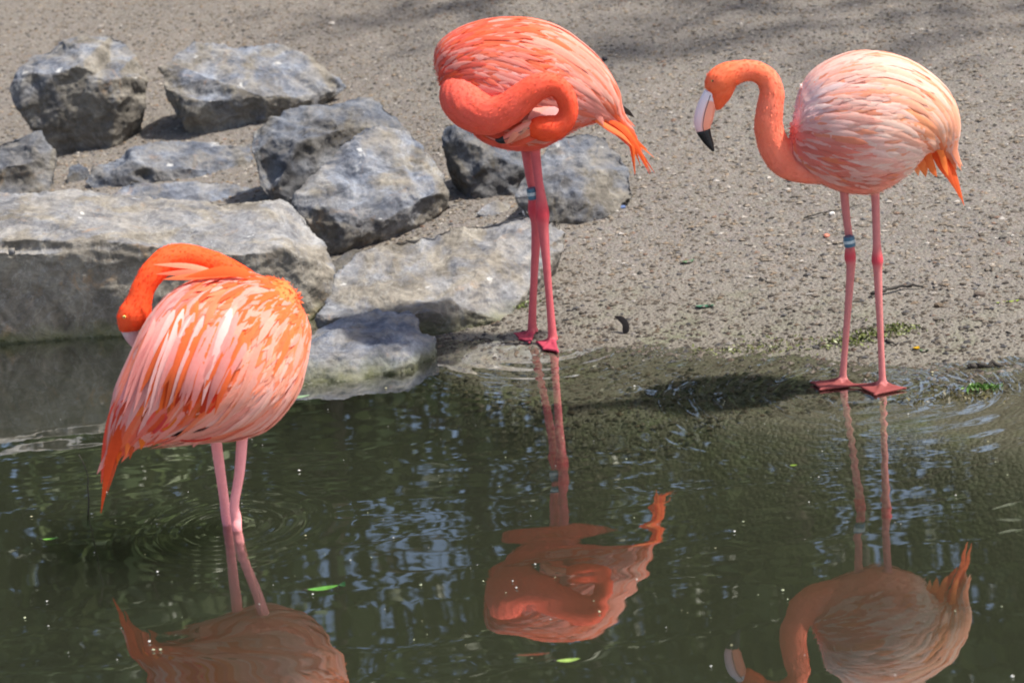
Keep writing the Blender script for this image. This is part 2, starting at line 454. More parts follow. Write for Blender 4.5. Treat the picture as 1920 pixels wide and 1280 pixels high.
# ---------------------------------------------------------------- boulders
def on_ground(px, py):
    d = ray(px, py); lo, hi = 2.0, 30.0
    for _ in range(50):
        m_ = (lo + hi) / 2; p = C0 + d * m_
        if p[2] > ground_z(p[:1], p[1:2], False)[0]: lo = m_
        else: hi = m_
    return C0 + d * lo
def boulder(label, Y0, hulls, voxel=.0065, rough=1.0, seed=0, tan=0.0, sink=.06, rounding=1, name='boulder', grow=1.05, warm=1.3, side=0.0, tone=1.0):
    """hulls: lists of (px, py, depth behind the front foot); the back and the foot are closed towards the ground"""
    bm = bmesh.new()
    for pts in hulls:
        ma, mb = np.mean([q[0] for q in pts]), np.mean([q[1] for q in pts])
        P3 = [P(ma + (a - ma) * grow, mb + (b - mb) * grow, Y0 + d) for a, b, d in pts]
        ext = []; cen = np.mean(P3, 0)
        for p in P3:
            gz = ground_z(p[:1], p[1:2], False)[0]
            ext.append(np.array([cen[0] + (p[0] - cen[0]) * .62, cen[1] + (p[1] - cen[1]) * .8 + .02, min(p[2] - .02, gz - sink)]))
        vs = [bm.verts.new(p) for p in P3 + ext]
        r = bmesh.ops.convex_hull(bm, input=vs)
        junk = [e for e in r['geom_interior'] if isinstance(e, bmesh.types.BMVert)]
        bmesh.ops.delete(bm, geom=junk, context='VERTS')
    rk = np.random.default_rng(100 + seed); span = min(.3, max(np.ptp([v.co.x for v in bm.verts]), .05))
    for lev in (2, 1):                                    # break the faces into uneven facets
        bmesh.ops.triangulate(bm, faces=bm.faces[:])
        bmesh.ops.subdivide_edges(bm, edges=[e for e in bm.edges if e.calc_length() > .07], cuts=1)
        bm.normal_update()
        for v in bm.verts:
            if rk.uniform() < .7: v.co += v.normal * float(rk.normal(0, .022 * lev * span * rough))
    me = bpy.data.meshes.new('h'); bm.to_mesh(me); bm.free()
    me = remesh(me, voxel, rounding, .5)
    v = coords(me); n = normals(me)
    o = seed * 7.31
    size = np.ptp(v, axis=0).min()
    for _ in range(12):                                   # chips knocked off along random planes
        nk = unit(rk.normal(size=3) * np.array([1, 1, .8]) + np.array([0, -.15, .25])); sup = v @ nk
        lim = sup.max() - size * rk.uniform(.01, .06)
        v = v - nk * np.maximum(sup - lim, 0)[:, None] * .93
    me.vertices.foreach_set('co', v.astype(np.float32).ravel()); me.update(); n = normals(me)
    d = .011 * fbm(v * 5 + o, 3) + .008 * fbm(v * np.array([10, 10, 22]) + o, 3, True) - .005
    # chipped facets: steps of a slowly varying field
    q = fbm(v * 7 + o + 50, 2); st_ = np.floor(q * 7) / 7
    d = d + .020 * (st_ - q) + .004 * noise(v * 45 + o) + .0025 * noise(v * 90 + o)
    v = v + n * (rough * d)[:, None]
    base = np.array([v[:, 0].mean(), v[:, 1].min(), 0])
    base[2] = float(ground_z(base[:1], base[1:2], False)[0])
    me.vertices.foreach_set('co', (v - base).astype(np.float32).ravel())
    at = me.attributes.new('tone', 'FLOAT', 'POINT'); at.data.foreach_set('value', np.full(len(v), tone, np.float32))
    at = me.attributes.new('tan', 'FLOAT', 'POINT'); at.data.foreach_set('value', np.clip(tan + warm * np.clip(.55 * -n[:, 1] - .35 * n[:, 2] + .3 * fbm(v * 6 + o, 3), 0, 1) + np.clip(2.5 * (n[:, 0] - .35), 0, 1) * side, 0, 1).astype(np.float32))  # front and downward faces turned browner: their shade put into the colour
    me.update()
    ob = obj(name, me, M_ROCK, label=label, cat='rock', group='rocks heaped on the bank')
    ob.location = base
    return ob
Yb = lambda px, py: float(on_ground(px, py)[1])

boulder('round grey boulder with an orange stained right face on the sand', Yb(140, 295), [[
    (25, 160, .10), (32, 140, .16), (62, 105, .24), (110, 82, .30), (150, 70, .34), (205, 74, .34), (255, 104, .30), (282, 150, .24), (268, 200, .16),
    (30, 200, .09), (60, 240, .05), (108, 288, .11), (170, 303, .11), (215, 262, .12), (95, 140, .06), (150, 128, .06), (205, 150, .05), (215, 200, .04)]], seed=1, tan=.05, side=1.0, tone=.9)  # right-hand faces tinted tan: sunlit warmth put into the colour
boulder('wide flat topped blue grey boulder above the tilted rocks', Yb(420, 262), [[
    (310, 132, .20), (338, 100, .30), (400, 82, .38), (520, 82, .40), (572, 95, .36), (632, 163, .22), (312, 178, .12), (345, 238, .10), (400, 263, .11),
    (470, 268, .11), (365, 192, .06), (320, 165, .12), (500, 180, .05), (600, 180, .12), (560, 235, .13)]], seed=2)
boulder('blue grey boulder leaning behind the large pointed boulder', Yb(545, 390), [[
    (464, 255, .14), (490, 228, .20), (560, 200, .27), (690, 177, .34), (730, 190, .32), (768, 245, .25), (720, 330, .15), (545, 390, .0), (520, 370, .02),
    (488, 300, .08), (560, 270, .06), (640, 240, .12)]], seed=3, tone=.66)
boulder('large pointed boulder with white veins and a shaded undercut', Yb(640, 475), [[
    (545, 388, .06), (580, 330, .12), (650, 265, .22), (718, 235, .30), (762, 250, .30), (800, 280, .26), (851, 352, .16), (848, 372, .12), (640, 475, .0), (610, 476, .01),
    (600, 440, .0), (680, 395, .0), (780, 375, .04)], [(690, 385, .06), (845, 370, .14), (842, 415, .20), (800, 430, .18), (730, 450, .14), (650, 474, .09), (620, 460, .10)]], seed=4)
boulder('low broken rock half buried in sand behind the grey slab', Yb(230, 357), [[
    (165, 345, .05), (180, 312, .10), (260, 281, .17), (340, 268, .22), (400, 274, .24), (462, 271, .24), (472, 300, .16), (472, 348, .06), (350, 352, .0), (230, 358, .0),
    (185, 366, .02), (250, 300, .06), (310, 320, .04), (400, 310, .07)]], seed=5, tone=.8)
boulder('jagged grey rock left of the small dark cobble', Yb(50, 368), [[
    (-90, 292, .10), (0, 288, .12), (45, 268, .14), (75, 250, .15), (100, 280, .12), (106, 322, .08), (85, 366, .0), (0, 372, .0), (-90, 372, .02), (50, 305, .03), (-20, 310, .04)]], seed=6, tan=.25, tone=.75)
boulder('small dark cobble between the round boulder and the low rock', Yb(155, 345), [[
    (120, 340, .0), (128, 312, .05), (150, 303, .08), (168, 318, .06), (170, 348, .02), (145, 352, .0), (140, 322, .02)]], voxel=.005, seed=16, rough=.6, tone=.5, name='cobble')
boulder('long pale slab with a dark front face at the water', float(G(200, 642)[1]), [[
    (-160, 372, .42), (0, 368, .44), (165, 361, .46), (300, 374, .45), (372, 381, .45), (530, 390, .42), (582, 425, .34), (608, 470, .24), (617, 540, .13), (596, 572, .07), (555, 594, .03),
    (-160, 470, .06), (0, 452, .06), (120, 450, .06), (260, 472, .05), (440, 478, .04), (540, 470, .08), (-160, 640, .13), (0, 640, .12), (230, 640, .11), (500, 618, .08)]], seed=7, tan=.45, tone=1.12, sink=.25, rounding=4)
boulder('thin flat grey rock wedged behind the long slab', Yb(350, 385) - .03, [[
    (180, 372, .0), (250, 346, .07), (380, 340, .10), (470, 345, .10), (498, 365, .06), (496, 388, .0), (300, 390, .0)]], seed=8, rough=.7)
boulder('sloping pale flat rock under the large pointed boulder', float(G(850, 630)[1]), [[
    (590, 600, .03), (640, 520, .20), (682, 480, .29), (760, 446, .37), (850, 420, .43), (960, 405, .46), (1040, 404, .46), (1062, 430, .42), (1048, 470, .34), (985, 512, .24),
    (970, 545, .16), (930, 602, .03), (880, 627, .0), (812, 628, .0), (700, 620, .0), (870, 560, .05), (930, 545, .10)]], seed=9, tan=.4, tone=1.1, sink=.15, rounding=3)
boulder('low wet rock with green algae at the water line', float(G(640, 716)[1]), [[
    (500, 690, .05), (540, 645, .14), (600, 603, .26), (700, 581, .32), (762, 582, .32), (800, 620, .22), (808, 650, .13), (780, 672, .07), (700, 702, .02), (600, 722, .0), (550, 728, .0),
    (640, 650, .06), (730, 640, .08)]], seed=10, sink=.2, rounding=3)
boulder('dark rock with a tan patch below the preening bird', Yb(920, 372), [[
    (818, 265, .10), (835, 236, .16), (870, 228, .20), (930, 240, .22), (1010, 290, .18), (1005, 350, .08), (965, 382, .0), (912, 373, .0), (885, 335, .02), (860, 308, .04),
    (880, 270, .05), (930, 290, .03)]], seed=11, tone=.6)
boulder('grey angular rock beside the thin legs of the preening bird', Yb(1060, 420), [[
    (965, 372, .03), (985, 330, .08), (1000, 280, .16), (1060, 250, .26), (1130, 252, .28), (1165, 290, .22), (1192, 345, .14), (1165, 388, .06), (1105, 416, .0), (1060, 424, .0), (1020, 402, .0),
    (970, 396, .01), (1060, 330, .05), (1110, 350, .04)]], seed=12, tan=.1, tone=.82)
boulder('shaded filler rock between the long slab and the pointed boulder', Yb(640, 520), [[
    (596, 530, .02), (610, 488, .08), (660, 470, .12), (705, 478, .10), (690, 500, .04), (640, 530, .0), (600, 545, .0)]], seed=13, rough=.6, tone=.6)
boulder('small stone tucked under the dark rock behind thin legs', Yb(940, 400), [[
    (890, 398, .0), (910, 380, .05), (950, 378, .06), (968, 392, .03), (955, 408, .0), (905, 408, .0)]], voxel=.005, seed=14, rough=.5, name='cobble')

# ---------------------------------------------------------------- gravel: uncountable small stones
def pebbles(n, xr, yr, rmin, rmax, keep=lambda x, y, z: np.ones(len(x), bool)):
    x = rng.uniform(*xr, n); y = yr[0] + (yr[1] - yr[0]) * rng.uniform(0, 1, n) ** 1.15
    z = ground_z(x, y); k = keep(x, y, z); x, y, z = x[k], y[k], z[k]; n = len(x)
    octa = np.array([(1, 0, 0), (0, 1, 0), (-1, 0, 0), (0, -1, 0), (0, 0, 1), (0, 0, -1)], float)
    tri = np.array([(0, 1, 4), (1, 2, 4), (2, 3, 4), (3, 0, 4), (1, 0, 5), (2, 1, 5), (3, 2, 5), (0, 3, 5)])
    r = rmin + (rmax - rmin) * rng.uniform(0, 1, n) ** 3
    V = octa[None] * rng.uniform(.6, 1.25, (n, 6, 1)) + rng.normal(0, .12, (n, 6, 3))
    V *= (r[:, None, None] * np.array([1.15, 1.0, .5]))
    a = rng.uniform(0, 6.28, n); ca, sa = np.cos(a)[:, None], np.sin(a)[:, None]
    X = V[:, :, 0] * ca - V[:, :, 1] * sa; Y = V[:, :, 0] * sa + V[:, :, 1] * ca
    V = np.stack([X + x[:, None], Y + y[:, None], V[:, :, 2] + (z + r * .06)[:, None]], -1)
    pal = np.array([(0.158, 0.131, 0.101), (0.116, 0.096, 0.074), (0.211, 0.176, 0.139), (0.264, 0.237, 0.206), (0.106, 0.101, 0.101), (0.069, 0.058, 0.048), (0.190, 0.141, 0.096), (0.327, 0.302, 0.274), (0.158, 0.101, 0.072), (0.042, 0.038, 0.034)])
    c = pal[rng.choice(len(pal), n, p=[.22, .18, .20, .09, .10, .07, .06, .03, .025, .025])] * rng.uniform(.8, 1.2, (n, 1))
    wetk = (1 - sstep(.0, .11, z))[:, None] * .55
    c = c * (1 - wetk)
    F_ = (tri[None] + 6 * np.arange(n)[:, None, None]).reshape(-1, 3)
    return np_mesh('gravel', V.reshape(-1, 3), F_, False, np.repeat(c, 6, 0))
obj('gravel', pebbles(120000, (-2.6, 2.35), (4.6, 10.6), .003, .0115), M_PEB, kind='stuff', label='fine grey and tan gravel strewn over the sandy bank', cat='gravel')

# ---------------------------------------------------------------- flamingos
def strip(path, nrm, widths, curl=.25):
    """one feather blade along a path: left edge, raised shaft, right edge"""
    path = np.asarray(path); T = unit(np.gradient(path, axis=0)); S = unit(np.cross(T, nrm)); V = []
    for p, s_, n_, w in zip(path, S, nrm, widths):
        V += [p - s_ * w, p + n_ * w * curl, p + s_ * w]
    Fc = []
    for k in range(len(path) - 1):
        a = 3 * k
        Fc += [(a, a + 1, a + 4, a + 3), (a + 1, a + 2, a + 5, a + 4)]
    return np.array(V), Fc
def feather_w(n, w, tip=.75):
    t = np.linspace(0, 1, n)
    return w * np.minimum(1, (t / .18) ** .6 + .25) * np.clip(1 - ((t - tip) / (1 - tip)).clip(0) ** 1.7, .04, 1)

class Bird:
    def __init__(s, Y, label, foot, anchors, seed):
        s.Y = Y; s.rg = np.random.default_rng(seed); s.comps = []
        s.base = np.asarray(foot, float); s.anchors = [(a, b, lin(c)) for a, b, c in anchors]
        s.root = bpy.data.objects.new('flamingo', None); col.objects.link(s.root)
        s.root.location = s.base; s.root.empty_display_size = .1
        s.root['label'] = label; s.root['category'] = 'flamingo'; s.root['group'] = 'flamingos at the pond edge'
        s.feathers = []
    def tone(s, p):
        """plumage colour from the patches on this bird"""
        p = np.atleast_2d(p); px, py = to_px(p)
        W = 0; Cc = 0
        for a, b, c in s.anchors:
            w = 1 / ((px - a) ** 2 + (py - b) ** 2 + 150) ** 1.6
            W = W + w; Cc = Cc + w[:, None] * c
        return Cc / W[:, None]
    def torso(s, secs, flip=1, n=64, nr=36, power=1.0):
        c, hh, hw = [], [], []
        for px, py, r, w, dy in secs:
            p = P(px, py, s.Y + dy); c.append(p); hh.append(r * mpp(p)); hw.append(w)
        c = catmull(c, n); hh = np.maximum(catmull(np.array(hh)[:, None], n)[:, 0], .003); hw = np.maximum(catmull(np.array(hw)[:, None], n)[:, 0], .003)
        T = unit(np.gradient(c, axis=0))
        k = np.ones(9) / 9
        Tp = np.vstack([np.repeat(T[:1], 4, 0), T, np.repeat(T[-1:], 4, 0)])
        T = unit(np.stack([np.convolve(Tp[:, i], k, 'valid') for i in range(3)], -1))
        view = unit(C0 - c); B = unit(view - T * (view * T).sum(1)[:, None]); N = flip * np.cross(B, T)
        s.tc, s.thh, s.thw, s.tT, s.tB, s.tN, s.tn = c, hh, hw, T, B, N, n
        s.tlen = np.linalg.norm(np.diff(c, axis=0), axis=1).sum()
        a = np.arange(nr) * 2 * math.pi / nr
        V = (c[:, None] + (hh[:, None] * np.cos(a))[:, :, None] * N[:, None] + (hw[:, None] * np.sin(a))[:, :, None] * B[:, None]).reshape(-1, 3)
        Fc = [(i * nr + j, i * nr + (j + 1) % nr, (i + 1) * nr + (j + 1) % nr, (i + 1) * nr + j) for i in range(n - 1) for j in range(nr)]
        Fc += [tuple(range(nr))[::-1], tuple(range((n - 1) * nr, n * nr))]
        s.comps.append((V, Fc, s.tone(V), np.repeat(T, nr, 0), np.full(len(V), 1.0)))
    def S(s, u, a):
        """point and outward normal on the torso at axis share u and angle a (0 = back, +90 deg = towards the camera)"""
        u = np.clip(np.asarray(u, float), 0, 1) * (s.tn - 1)
        def it(A):
            i = np.minimum(u.astype(int), s.tn - 2); f = u - i
            return A[i] * (1 - f)[:, None] + A[i + 1] * f[:, None] if A.ndim == 2 else A[i] * (1 - f) + A[i + 1] * f
        c, hh, hw, N, B = it(s.tc), it(s.thh), it(s.thw), it(s.tN), it(s.tB)
        ca, sa = np.cos(a)[:, None], np.sin(a)[:, None]
        p = c + hh[:, None] * ca * N + hw[:, None] * sa * B
        n_ = unit(ca * N / hh[:, None] + sa * B / hw[:, None])
        return p, n_
    def blob(s, px, py, r, dy, squash=(1, 1, 1), fl=(1, 0, -.2)):
        c = P(px, py, s.Y + dy); r = r * mpp(c)
        u = np.linspace(0.02, math.pi - .02, 16); path = np.stack([c + np.array([0, 0, 1]) * r * squash[2] * math.cos(t) for t in u])
        V, Fc, T = tube(path, [r * squash[0] * math.sin(t) for t in u], 24, squash[1] / squash[0])
        s.comps.append((V, Fc, s.tone(V), np.tile(unit(fl), (len(V), 1)), np.full(len(V), 1.0)))
    def chain(s, pts, colr, fuzz=.7, n=None, ring=16, pts3=None, flat=1.0, width=None):
        """a tapering limb: (px, py, r px, dy)"""
        if pts3 is None:
            p = np.array([P(a, b, s.Y + d) for a, b, r, d in pts]); r = np.array([q[2] for q in pts]) * np.array([mpp(x) for x in p])
        else:
            p, r = pts3
        n = n or 8 * len(p)
        pr = catmull(np.hstack([p, np.asarray(r)[:, None]]), n)
        V, Fc, T = tube(pr[:, :3], pr[:, 3], ring, flat)
        if callable(colr): C = colr(V, np.repeat(np.linspace(0, 1, n), ring))
        else: C = np.tile(colr, (len(V), 1))
        s.comps.append((V, Fc, C, np.repeat(T, ring, 0), np.full(len(V), fuzz)))
        return pr
    def foot(s, centre, toes, colr, z=.006, hind=None):
        """three toes joined by a web; toe tips are points on the ground"""
        c = np.asarray(centre); parts = []
        for t in toes:
            s.chain(None, colr, 0, n=10, ring=8, pts3=(np.array([c + (0, 0, .012), c * .55 + np.asarray(t) * .45 + (0, 0, .003), t]), np.array([.0085, .0062, .004])))
        web = [c + (0, 0, .004)] + [np.asarray(t) * .93 + c * .07 for t in toes]
        top = [q + np.array([0, 0, .0035]) for q in web]; bot = [q - np.array([0, 0, .0035]) for q in web]
        V = np.array(top + bot); k = len(web)
        Fc = [tuple(range(k)), tuple(range(2 * k - 1, k - 1, -1))] + [(i, (i + 1) % k, k + (i + 1) % k, k + i)[::-1] for i in range(k)]
        s.comps.append((V, Fc, np.tile(np.asarray(colr) * .92, (len(V), 1)), np.tile([1., 0, 0], (len(V), 1)), np.zeros(len(V))))
    def build_body(s, voxel=.0030):
        V, Fc = merge([(c[0], c[1]) for c in s.comps])
        me = bpy.data.meshes.new('raw'); me.from_pydata(V.tolist(), [], Fc)
        out = remesh(me, voxel, 5, .5)
        Cc = np.vstack([c[2] for c in s.comps]); Tt = np.vstack([c[3] for c in s.comps]); Fz = np.concatenate([c[4] for c in s.comps])
        kd = KDTree(len(V))
        for i, v in enumerate(V): kd.insert(v, i)
        kd.balance()
        v = coords(out); n_ = normals(out)
        cc = np.empty((len(v), 3)); tt = np.empty((len(v), 3)); fz = np.empty(len(v))
        for i, p in enumerate(v):
            near = kd.find_n(p, 4); w = np.array([1 / (q[2] + 1e-3) for q in near]); w /= w.sum(); ids = [q[1] for q in near]
            cc[i] = w @ Cc[ids]; tt[i] = w @ Tt[ids]; fz[i] = w @ Fz[ids]
        v2 = v + n_ * (fz * .0012 * noise(v * np.array([38, 38, 38])))[:, None]
        out.vertices.foreach_set('co', (v2 - s.base).astype(np.float32).ravel())
        set_col(out, cc * (1 + .05 * noise(v * 60)[:, None])); out.update()
        out.polygons.foreach_set('use_smooth', np.ones(len(out.polygons), bool))
        s.bvh = BVHTree.FromPolygons(v2.tolist(), [tuple(p.vertices) for p in out.polygons])
        s.body = obj('body', out, M_BODY, s.root)
        # short down over neck and trunk
        rg = s.rg; sel = np.where(fz > .5)[0]
        pick = rg.choice(sel, min(len(sel), 15000), replace=False)
        p, nn, t = v2[pick], n_[pick], tt[pick]
        t = unit(t - nn * (t * nn).sum(1)[:, None] + rg.normal(0, .22, t.shape)); sd = unit(np.cross(t, nn))
        sc_ = np.where(fz[pick] > .85, .75, .45)[:, None]
        L = rg.uniform(.008, .017, len(p))[:, None] * sc_; w = rg.uniform(.0012, .0026, len(p))[:, None] * (.4 + .6 * sc_)
        A = p - sd * w + nn * .0003; B_ = p + sd * w + nn * .0003
        Mi = p + t * L * .6 + nn * L * .04; Tp = p + t * L + nn * L * rg.uniform(.0, .09, (len(p), 1))
        VV = np.stack([A, B_, Mi + sd * w * .8, Tp, Mi - sd * w * .8], 1)
        n5 = len(p); b5 = 5 * np.arange(n5)[:, None]
        tri = np.concatenate([b5 + [0, 1, 2], b5 + [0, 2, 4], b5 + [4, 2, 3]])
        cj = np.clip(cc[pick] * rg.uniform(.94, 1.06, (n5, 1)) + rg.normal(0, .006, (n5, 3)), .005, .95)
        obj('down_plumage', np_mesh('down', VV.reshape(-1, 3) - s.base, tri, True, np.repeat(cj, 5, 0)), M_DOWN, s.root, kind='stuff')
    def tint(s, p, streak):
        c = s.tone(p)[0]
        r = s.rg.uniform()
        if r < streak[0]: c = c * .45 + lin(streak[1]) * .55
        elif r < streak[0] + streak[2]: c = c * .5 + lin(streak[3]) * .5
        return np.clip(c * s.rg.uniform(.88, 1.1), .004, .93)
    def wings(s, rows, streak, small=900):
        """rows: (u0, u1, a0, a1 in degrees, count, length m, width m, drop degrees, lift)"""
        rg = s.rg
        for side in (1, -1):
            wing = None; bits = []
            def feather(u, a, L, w, drop, lift, nseg):
                t = np.linspace(0, 1, nseg)
                uu = u + L / s.tlen * t; aa = side * np.radians(a + drop * math.sin(math.radians(min(a, 150))) * t ** 1.2)
                p, n_ = s.S(uu, aa)
                over = np.maximum(uu - .97, 0) * s.tlen
                p = p + s.tT[-1] * over[:, None]
                p = p + n_ * (.0015 + lift * t ** .8 + .0015 * rg.uniform())[:, None] if not np.isscalar(lift) else p + n_ * (.0015 + .0025 * rg.uniform() + lift * t)[:, None]
                V, Fc = strip(p, n_, feather_w(nseg, w, rg.uniform(.6, .8)))
                c = s.tint(p[nseg // 3], streak)
                g = np.repeat(np.linspace(0, 1, nseg), 3)[:, None]
                C = c * (1.04 - .08 * g) ; C[1::3] *= .95
                return V - s.base, Fc, C
            for _ in range(small):
                u = rg.uniform(.03, .82); a = rg.uniform(-6, 150)
                bits.append(feather(u, a, rg.uniform(.028, .05), rg.uniform(.004, .007), rg.uniform(-6, 8), .005, 4))
            V, Fc = merge([(b[0], b[1]) for b in bits])
            wing = obj('wing', np_mesh('coverts', V, Fc, True, np.vstack([b[2] for b in bits])), M_PLUME, s.root)
            for (u0, u1, a0, a1, cnt, L, w, drop, lift) in rows:
                cnt = int(cnt * 1.7) if side > 0 else max(4, int(cnt * .8)); w *= .66; lift *= .55
                for k in range(cnt):
                    f = (k + rg.uniform(.15, .85)) / cnt
                    V, Fc, C = feather(u0 + (u1 - u0) * rg.uniform(), a0 + (a1 - a0) * f, L * rg.uniform(.8, 1.2), w * rg.uniform(.75, 1.25), drop * rg.uniform(.6, 1.4), lift * rg.uniform(.6, 1.5), 9)
                    obj('feather', np_mesh('feather', V, Fc, True, C), M_PLUME, wing)
    def on_skin(s, a, b, d):
        """d a number: depth from the bird's plane; d a string: just proud of the plumage"""
        if not isinstance(d, str): s.last = d; return P(a, b, s.Y + d)
        r_ = unit(ray(a, b)); hit = s.bvh.ray_cast(Vector(C0), Vector(r_))[0]
        if hit is not None: s.last = hit[1] - s.proud - s.Y
        return P(a, b, s.Y + s.last)
    proud = .016
    def plumes(s, parent_name, lst, colr, jit=.12):
        """long loose feathers: (width px, colour or None, [(px, py, dy) ...]); the first is the parent part"""
        par = None
        for w, c, pts in lst:
            p = catmull([s.on_skin(a, b, d) for a, b, d in pts], 12); m_ = mpp(p[0])
            n_ = unit(C0 - p) + np.array([.25, 0, .45]) + s.rg.normal(0, .12, 3)
            T = unit(np.gradient(p, axis=0)); n_ = unit(n_ - T * (n_ * T).sum(1)[:, None])
            V, Fc = strip(p, n_, feather_w(12, w * m_ * .5, .45))
            cc = np.asarray(lin(c) if c else colr) * s.rg.uniform(1 - jit, 1 + jit)
            C = np.tile(cc, (len(V), 1)) * (1.05 - .15 * np.repeat(np.linspace(0, 1, 12), 3)[:, None])
            me = np_mesh('plume', V - s.base, Fc, True, np.clip(C, 0, .95))
            if par is None: par = obj(parent_name, me, M_PLUME, s.root)
            else: obj('feather', me, M_PLUME, par)
        return par
    def bill(s, secs, tip_at, cols, width=.55, lower=None):
        pr = catmull([list(P(a, b, s.Y + d)) + [r * mpp(P(a, b, s.Y + d))] for a, b, r, d in secs], 34)
        k = int(34 * tip_at)
        def part(name, i0, i1, parent, fc):
            V, Fc, T = tube(pr[i0:i1, :3], pr[i0:i1, 3], 16, width)
            C = fc(np.repeat(np.linspace(0, 1, i1 - i0), 16), np.tile(np.arange(16), i1 - i0))
            if lower and name == 'bill':
                k_ = ((V - np.repeat(pr[i0:i1, :3], 16, 0)) @ CX) / np.repeat(pr[i0:i1, 3], 16)
                C = np.where((k_ > .05)[:, None] & (np.repeat(np.linspace(0, 1, i1 - i0), 16) > .22)[:, None], lin(lower), C)
            return obj(name, np_mesh(name, V - s.base, Fc, True, C), M_BILL, parent)
        b = part('bill', 0, k + 1, s.root, lambda t, j: (1 - t)[:, None] * lin(cols[0]) + t[:, None] * lin(cols[1]))
        part('bill_tip', k, 34, b, lambda t, j: np.tile(lin((22, 20, 22)), (len(t), 1)))
        # the gape line between the two mandibles
        mid = pr[2:k + 6]; vw = unit(C0 - mid[:, :3]); 
        V, Fc, T = tube(mid[:, :3] + vw * (mid[:, 3] * width * .96)[:, None], np.full(len(mid), .0012), 6)
        obj('mouth_line', np_mesh('mouth_line', V - s.base, Fc, True, np.tile(lin((40, 25, 28)), (len(V), 1))), M_BILL, b)
        return pr
    def eye(s, px, py, dy, r=4.2):
        c = P(px, py, s.Y + dy); m_ = mpp(c)
        for nm, rr, fwd, cl, par in (('eye', r, 0, (225, 205, 110), s.root), ('pupil', r * .55, r * .62, (15, 10, 10), None)):
            u = np.linspace(.05, math.pi - .05, 9); cc = c + unit(C0 - c) * fwd * m_
            V, Fc, T = tube([cc + np.array([0, 0, rr * m_ * math.cos(t)]) for t in u], [rr * m_ * math.sin(t) for t in u], 12)
            o = obj(nm, np_mesh(nm, V - s.base, Fc, True, np.tile(lin(cl), (len(V), 1))), M_BILL, par or eye_o)
            eye_o = o
    def ring(s, a, b, r, colr=None):
        """a leg ring round the limb from a to b"""
        a, b = np.asarray(a), np.asarray(b)
        t = np.array([0, .12, .88, 1.0]); path = a + (b - a) * t[:, None]
        V, Fc, T = tube(path, [r * .93, r, r, r * .93], 20)
        o = obj('leg_ring', np_mesh('leg_ring', V - s.base, Fc, False), M_RING, s.root)
        V, Fc, T = tube(a + (b - a) * np.array([.36, .64])[:, None], [r * 1.04, r * 1.04], 20)
        obj('ring_band', np_mesh('ring_band', V - s.base, Fc, False, np.tile(lin((170, 185, 190)), (len(V), 1))), M_BILL, o)

LEG = lin((192, 116, 114)); ANK = lin((196, 66, 78))
def neck_tone(a, b, amp=.2):
    a, b = lin(a), lin(b)
    def f(V, t):
        k = np.clip(t + amp * noise(V * 22), 0, 1)[:, None]
        return a * (1 - k) + b * k
    return f
def leg_tone(joint=.42, base=LEG, wid=.085):
    def f(V, t):
        k = np.exp(-((t - joint) / wid) ** 2)[:, None]
        return base * (1 - k) + ANK * k
    return f

# --- the bird wading with raised head
YB = float(G(1620, 722)[1])
B = Bird(YB, 'pale pink flamingo standing upright with bill hanging down in front of its chest', G(1620, 722), [
    (1508, 200, (250, 226, 228)), (1497, 265, (238, 130, 116)), (1560, 150, (252, 194, 178)), (1640, 118, (252, 198, 176)), (1700, 155, (252, 190, 158)), (1748, 230, (253, 190, 160)),
    (1705, 215, (251, 168, 118)), (1580, 225, (254, 194, 178)), (1550, 295, (242, 138, 120)), (1640, 290, (254, 212, 200)), (1705, 300, (254, 216, 204)), (1600, 350, (236, 136, 118)),
    (1660, 345, (240, 160, 142)), (1760, 270, (246, 140, 90)), (1650, 205, (254, 208, 192))], 11)
B.torso([(1487, 238, 12, .02, 0), (1500, 240, 72, .065, 0), (1545, 238, 112, .105, 0), (1608, 234, 131, .125, 0), (1665, 231, 124, .12, 0), (1712, 236, 100, .098, 0), (1745, 246, 68, .065, 0), (1766, 264, 32, .03, 0), (1776, 284, 8, .008, 0)])
B.blob(1625, 310, 56, -.03, (1.25, .9, .95))
B.chain([(1590, 285, 52, 0), (1545, 300, 46, 0), (1505, 306, 38, 0), (1472, 298, 34, 0), (1450, 270, 30, -.005), (1441, 235, 27.5, -.01), (1444, 200, 25.5, -.012), (1447, 172, 23.5, -.012), (1438, 148, 21, -.012),
         (1416, 134, 19.5, -.012), (1390, 134, 21, -.012), (1365, 142, 26, -.012), (1347, 154, 27, -.012), (1335, 166, 19, -.012), (1330, 172, 10, -.012)][::-1],
        neck_tone((244, 108, 62), (242, 132, 110)), n=110, flat=.86)
B.chain([(1358, 160, 22, -.012), (1350, 182, 19, -.012), (1346, 200, 9, -.012), (1344, 206, 3, -.012)], lin((244, 104, 62)), n=24, flat=.75)
fl, fr = G(1582, 719), G(1655, 727)
for (hip, ank, f_, ad) in (((1580, 330), (1594, 482), fl, 1), ((1640, 330), (1645, 488), fr, 1)):
    dy0, dy1 = float(f_[1] - YB) * .6, float(f_[1] - YB) * .8
    a3, h3 = P(*ank, YB + dy1), P(*hip, YB + dy0)
    k = mpp(a3); pts = np.array([h3, h3 * .5 + a3 * .5, a3 + (0, 0, 30 * k), a3, a3 - (0, 0, 26 * k), a3 * .45 + f_ * .55, f_ + (0, 0, .03), f_ + (0, 0, .008)])
    B.chain(None, leg_tone(.42), 0, n=80, ring=12, pts3=(pts, np.array([9, 7.6, 8, 11.2, 8.5, 6.6, 7, 9]) * k))
B.foot(fl, [G(1518, 717, .004), G(1536, 731, .004), G(1606, 723, .004)], lin((126, 62, 60)))
B.foot(fr, [G(1600, 721, .004), G(1640, 741, .004), G(1700, 728, .004)], lin((126, 62, 60)))
B.build_body()
